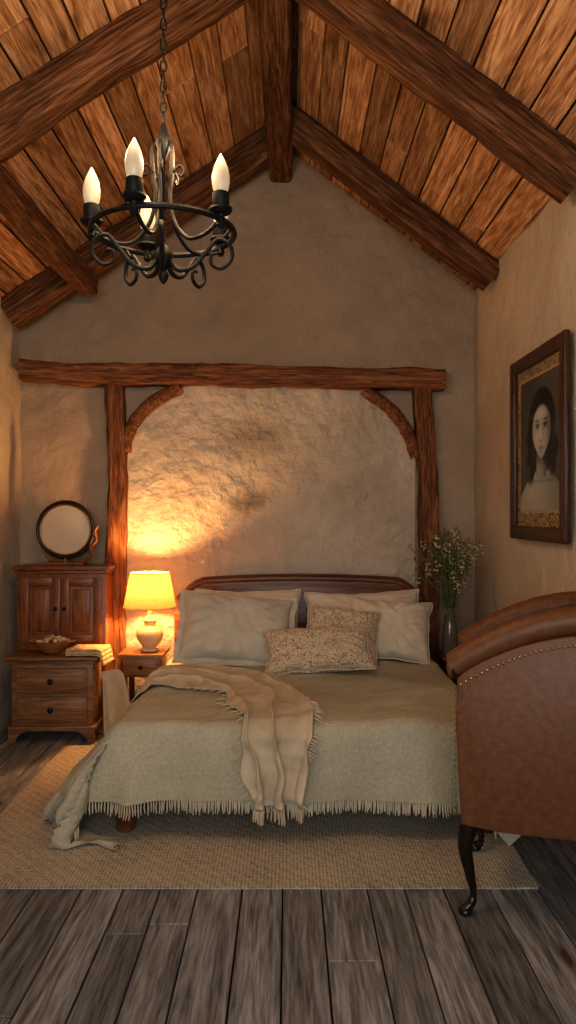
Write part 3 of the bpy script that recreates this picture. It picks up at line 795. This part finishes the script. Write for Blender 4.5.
for i, a in enumerate(angs):
    point('candle_light', (CX+RR*math.cos(a), CY+RR*math.sin(a), CZ+.31), 8.0, (1.0, 0.65, 0.36), 0.03)

# ------------------------------------------------------------------ framed portrait on the right wall
FM = Matrix(((0, 0, -1, 1.352), (-1, 0, 0, 4.235), (0, 1, 0, 1.86), (0, 0, 0, 1)))
M_frame = wood('frame_wood', (0.02, 0.008, 0.005), (0.055, 0.022, 0.011), (0.10, 0.042, 0.02), 'Z', 2.0, 0.35, 0.3)
def mat_card():
    m, nt, N, L, P = new_mat('aged_mat'); v, _ = coords(N, L, (1, 1, 1))
    n = N.new('ShaderNodeTexNoise'); n.inputs['Scale'].default_value = 60; n.inputs['Detail'].default_value = 6; L.new(v, n.inputs['Vector'])
    r = ramp(N, [(0.40, (0.07, 0.045, 0.025)), (0.5, (0.34, 0.24, 0.12)), (0.7, (0.46, 0.35, 0.20))]); L.new(n.outputs['Fac'], r.inputs['Fac'])
    L.new(r.outputs['Color'], P.inputs['Base Color']); P.inputs['Roughness'].default_value = .7; return m
M_mat = mat_card()
M_mat2 = simple('aged_paper', (0.42, 0.33, 0.20), 0.7, 0, 30, .2, 0)
m, nt, N, L, P = new_mat('portrait_print'); at = N.new('ShaderNodeAttribute'); at.attribute_name = 'tone'
gr = N.new('ShaderNodeTexNoise'); gr.inputs['Scale'].default_value = 400
mm = N.new('ShaderNodeMixRGB'); mm.blend_type = 'OVERLAY'; mm.inputs['Fac'].default_value = 0.2
L.new(at.outputs['Color'], mm.inputs['Color1']); L.new(gr.outputs['Fac'], mm.inputs['Color2']); L.new(mm.outputs['Color'], P.inputs['Base Color'])
P.inputs['Roughness'].default_value = 0.45; M_print = m
fp = empty('framed_portrait')
b = B('frame_and_mat')
hw, hh, fw = 0.465, 0.515, 0.075
b.box(-hw, -hw+fw, -hh, hh, 0, .035, M_frame, 0.012, FM, 3); b.box(hw-fw, hw, -hh, hh, 0, .035, M_frame, 0.012, FM, 3)
b.box(-hw+.01, hw-.01, hh-fw, hh, 0, .034, M_frame, 0.012, FM, 3); b.box(-hw+.01, hw-.01, -hh, -hh+fw, 0, .034, M_frame, 0.012, FM, 3)
b.flat([(-.42, -.46), (.42, -.46), (.42, .46), (-.42, .46)], .006, M_mat, FM)
b.flat([(-.335, -.365), (.345, -.365), (.345, .385), (-.335, .385)], .0075, M_mat2, FM)
b.done(recalc=False, parent=fp)
# black-and-white photographic print: tones of the picture itself, computed per point
def G(x, y, cx, cy, sx, sy): return math.exp(-((x-cx)/sx)**2-((y-cy)/sy)**2)
def mixf(a, b_, t): return a+(b_-a)*t
def tone(u, v):
    x = (u-0.045)/1.50; y = v
    g = 0.075+0.03*nz(u, v, 1, 3)+0.05*max(0, y)*(0.5+u)
    # hair mass, wavy
    wv = 0.014*math.sin(y*38+2*nz(x, y, 0, 4)+(0 if x < 0 else 1.5))
    hw_ = 0.150+0.020*sst(.12, -.05, y)+wv
    if y > 0.10: dh = math.hypot(x/0.152, (y-0.10)/0.205)-1
    else: dh = abs(x)/hw_-1+sst(-.08, -.17, y)*0.9
    hm = sst(0.05, -0.05, dh)
    strand = 0.5+0.5*math.sin((abs(x)*95+22*nz(x, y*.6, 4, 5)-y*22))
    hair = 0.006+0.055*strand*max(0, nz(x, y, 8, 7)+.25)*(1 if x < 0 else .5)
    g = mixf(g, hair, hm)
    # shoulders and chest across the full width
    sl = -0.135-0.070*min(1.6, abs(u-0.05)/0.26)**2.0
    sk = 0.40*(1-0.40*sst(0.02, .30, u))+0.07*G(u, v, -.12, -.24, .10, .06)
    sk -= 0.12*G(u, v, -.06, -.195, .11, .008)+0.12*G(u, v, .16, -.195, .11, .008)+0.12*G(u, v, .05, -.19, .02, .02)
    g = mixf(g, sk, sst(sl+.010, sl-.010, y))
    # neck
    nm = sst(0.062, 0.050, abs(x-0.002))*sst(-.19, -.16, y)*sst(.0, -.03, y)
    ns = 0.34*(1-0.60*sst(-.01, .05, x))-0.20*sst(-.14, -.06, y)
    g = mixf(g, max(.03, ns), nm)
    for cx_, wd, lo_ in ((-.112, .040, -.235), (.118, .036, -.20)):
        k = sst(wd, wd*.5, abs(x-cx_-0.012*math.sin(y*38)))*sst(lo_, lo_+.06, y)*sst(.05, -.02, y)
        g = mixf(g, hair, k)
    # face
    fy_ = y-0.075
    wid = 0.100*(1-0.42*sst(-0.01, -0.165, fy_)**1.3) if fy_ < 0 else 0.100
    d = math.hypot(x/wid, fy_/(0.148 if fy_ < 0 else 0.165))-1
    fm = sst(.035, -.035, d)
    hl = 0.205-7.0*x*x+0.01*nz(x, y, 0, 12)
    fm *= sst(hl+.014, hl-.014, y)
    f = 0.50*(1-0.66*sst(0.012, 0.098, x))*(1-0.30*sst(-.06, -.105, x))*(1-.25*sst(-.02, -.07, y))
    f += 0.10*G(x, y, -.048, .050, .028, .03)+0.08*G(x, y, -.012, .165, .05, .03)+0.12*G(x, y, -.004, .060, .007, .04)+.05*G(x, y, -.004, -.055, .02, .012)
    f -= 0.16*G(x, y, .017, .065, .010, .035)+0.14*G(x, y, 0.0, .018, .022, .008)+0.08*G(x, y, 0, -.042, .022, .006)
    for ex in (-.042, .040):
        f -= 0.20*G(x, y, ex, .098, .030, .022)
        f -= 0.34*G(x, y, ex+(-.004 if ex < 0 else .004), .1285, .028, .0065)
        f += 0.10*G(x, y, ex, .096, .018, .006)
        f -= 0.50*G(x, y, ex, .098, .0095, .009)
        f -= 0.36*G(x, y, ex, .1075, .024, .0042)
    f -= 0.22*G(x, y, -.011, .021, .005, .003)+0.22*G(x, y, .011, .021, .005, .003)
    f -= 0.26*G(x, y, 0, -.014, .027, .0065)+0.18*G(x, y, 0, -.027, .021, .0075)+0.20*G(x, y, 0, -.0200, .030, .0022)
    g = mixf(g, max(.02, f), fm)
    return max(.005, g)
nu, nv = 190, 210
bm = bmesh.new(); cl_ = bm.loops.layers.float_color.new('tone'); vg_ = []; tv = {}
for i in range(nu+1):
    row = []
    for j in range(nv+1):
        u = -.32+.65*i/nu; v_ = -.35+.72*j/nv
        vt = bm.verts.new(FM @ Vector((u, v_, .009))); tv[vt] = tone(u, v_); row.append(vt)
    vg_.append(row)
for i in range(nu):
    for j in range(nv):
        f = bm.faces.new((vg_[i][j], vg_[i+1][j], vg_[i+1][j+1], vg_[i][j+1]))
        for l in f.loops:
            t = tv[l.vert]; l[cl_] = (t*.97, t, t*.95, 1)
me = bpy.data.meshes.new('portrait_print'); bm.to_mesh(me); bm.free(); me.materials.append(M_print)
o = bpy.data.objects.new('portrait_print', me); COL.objects.link(o); o.parent = fp

# ------------------------------------------------------------------ leather armchair
b = B('leather_armchair')
Lx, Wy = 0.56, 0.62
def nail_z(x): t = min(1, x/0.5); return 0.875+0.17*(1-(1-t)**2.0)
side_pts = [(0.015, 0.345), (0.16, 0.33), (0.40, 0.33), (Lx, 0.345)]
def side(y0, y1):
    top = [(x, nail_z(x)+0.02) for x in [Lx-i*Lx/14 for i in range(15)]]
    top[-1] = (0.0, nail_z(0)+.01)
    b.prism(side_pts+[(Lx, .7)]+top+[(-.004, .7), (0.006, .5)], y0, y1, M_leather, bev=0.008)
for yy, sg in ((0.0, -1), (Wy, 1)):
    y0, y1 = (0.0, 0.10) if sg < 0 else (Wy-.10, Wy)
    side(y0, y1)
    def az(x):
        t = min(1, max(0, x)/0.5); return 0.925+0.19*(1-(1-t)**1.8)
    pth = [(-0.02+x, yy-sg*0.05, az(x)) for x in [i*(Lx+.02)/24 for i in range(25)]]
    b.tube(pth, [0.048+0.006*math.sin(i/24*3.1) for i in range(25)], M_leather, 20)
    p = pth[0]
    b.lathe([(0.048, 0), (0.048, .010), (0.041, .018), (0.026, .018), (0.022, .024), (0.004, .026)], M_leather, T(p[0]+.002, p[1], p[2]) @ Matrix.Rotation(R(-90), 4, 'Y'), 24)
    ys = -0.002 if sg < 0 else Wy+.002
    x = 0.0
    while x < Lx:
        b.lathe([(0.0065, 0), (0.0052, .0035), (0.001, .005)], M_nail, T(x+.012, ys, nail_z(x)-.012) @ Matrix.Rotation(R(90 if sg < 0 else -90), 4, 'X'), 8); x += 0.019
    for z in [0.36+.022*i for i in range(23)]:
        b.lathe([(0.0055, 0), (0.004, .003), (0.001, .004)], M_nail, T(-.004, (y0+y1)/2-.04, z) @ Matrix.Rotation(R(-90), 4, 'Y'), 8)
b.box(Lx-.12, Lx, 0.04, Wy-.04, 0.34, 1.12, M_leather, 0.03, seg=4)
b.tube([(Lx-.04, 0.03+i*(Wy-.06)/16, 1.125+0.05*math.sin(math.pi*i/16)) for i in range(17)], 0.055, M_leather, 18)
b.box(Lx-.20, Lx-.08, 0.10, Wy-.10, 0.50, 1.12, M_leather_d, 0.05, seg=5)
b.box(0.02, Lx-.05, 0.08, Wy-.08, 0.34, 0.46, M_leather, 0.015)
b.box(-.01, Lx-.12, 0.09, Wy-.09, 0.45, 0.60, M_leather_d, 0.05, seg=5)
def leg(x, y, dx, dy, zf=0.0):
    pts = cr([(x, y, .36), (x+dx*.012, y+dy*.012, .30), (x+dx*.018, y+dy*.018, .24), (x+dx*.002, y+dy*.002, .15), (x-dx*.010, y-dy*.010, .08), (x-dx*.002, y-dy*.002, .04+zf*.6), (x+dx*.016, y+dy*.016, .022+zf), (x+dx*.026, y+dy*.026, .016+zf)], 5)
    zs = []
    for p in pts:
        t = (p.z)/.36; zs.append(0.013+0.030*max(0, t-.25)**.9 if t > .16 else 0.017)
    b.tube(pts, zs, M_leg, 14)
    b.lathe([(0.018, 0.0), (0.026, .006), (0.027, .014), (0.02, .026), (0.008, .032)], M_leg, T(x+dx*.018, y+dy*.018, zf), 16)
leg(0.045, 0.045, -1, -.5); leg(0.045, Wy-.045, -1, .5, 0.017); leg(Lx-.04, 0.045, 1, -.5); leg(Lx-.04, Wy-.045, 1, .5)
b.done(loc=(0.625, 2.92, 0), rot=(0, 0, R(-17)))

# ------------------------------------------------------------------ camera
cd = bpy.data.cameras.new('camera'); cd.lens = 36*790/1024; cd.sensor_width = 36; cd.sensor_fit = 'AUTO'; cd.clip_start = 0.05
cam = bpy.data.objects.new('camera', cd); COL.objects.link(cam); cam.location = (0, 0, 1.5); cam.rotation_euler = (R(90), 0, 0)
scene.camera = cam

# ------------------------------------------------------------------ lights
def area(name, loc, rot, sx, sy, e, col):
    l = bpy.data.lights.new(name, 'AREA'); l.shape = 'RECTANGLE'; l.size = sx; l.size_y = sy; l.energy = e; l.color = col
    o = bpy.data.objects.new(name, l); o.location = loc; o.rotation_euler = rot; COL.objects.link(o); return o
area('window_daylight', ((wx0+wx1)/2, YF-.2, (wz0+wz1)/2), (R(90), 0, 0), wx1-wx0, wz1-wz0, 82, (0.98, 0.97, 0.95))
w = bpy.data.worlds.new('world'); scene.world = w; w.use_nodes = True
w.node_tree.nodes['Background'].inputs[0].default_value = (0.6, 0.7, 0.85, 1); w.node_tree.nodes['Background'].inputs[1].default_value = 0.3
scene.view_settings.view_transform = 'Standard'
try: scene.view_settings.look = 'Medium High Contrast'
except Exception as e: print('LOOK', e)
scene.view_settings.exposure = 0.0
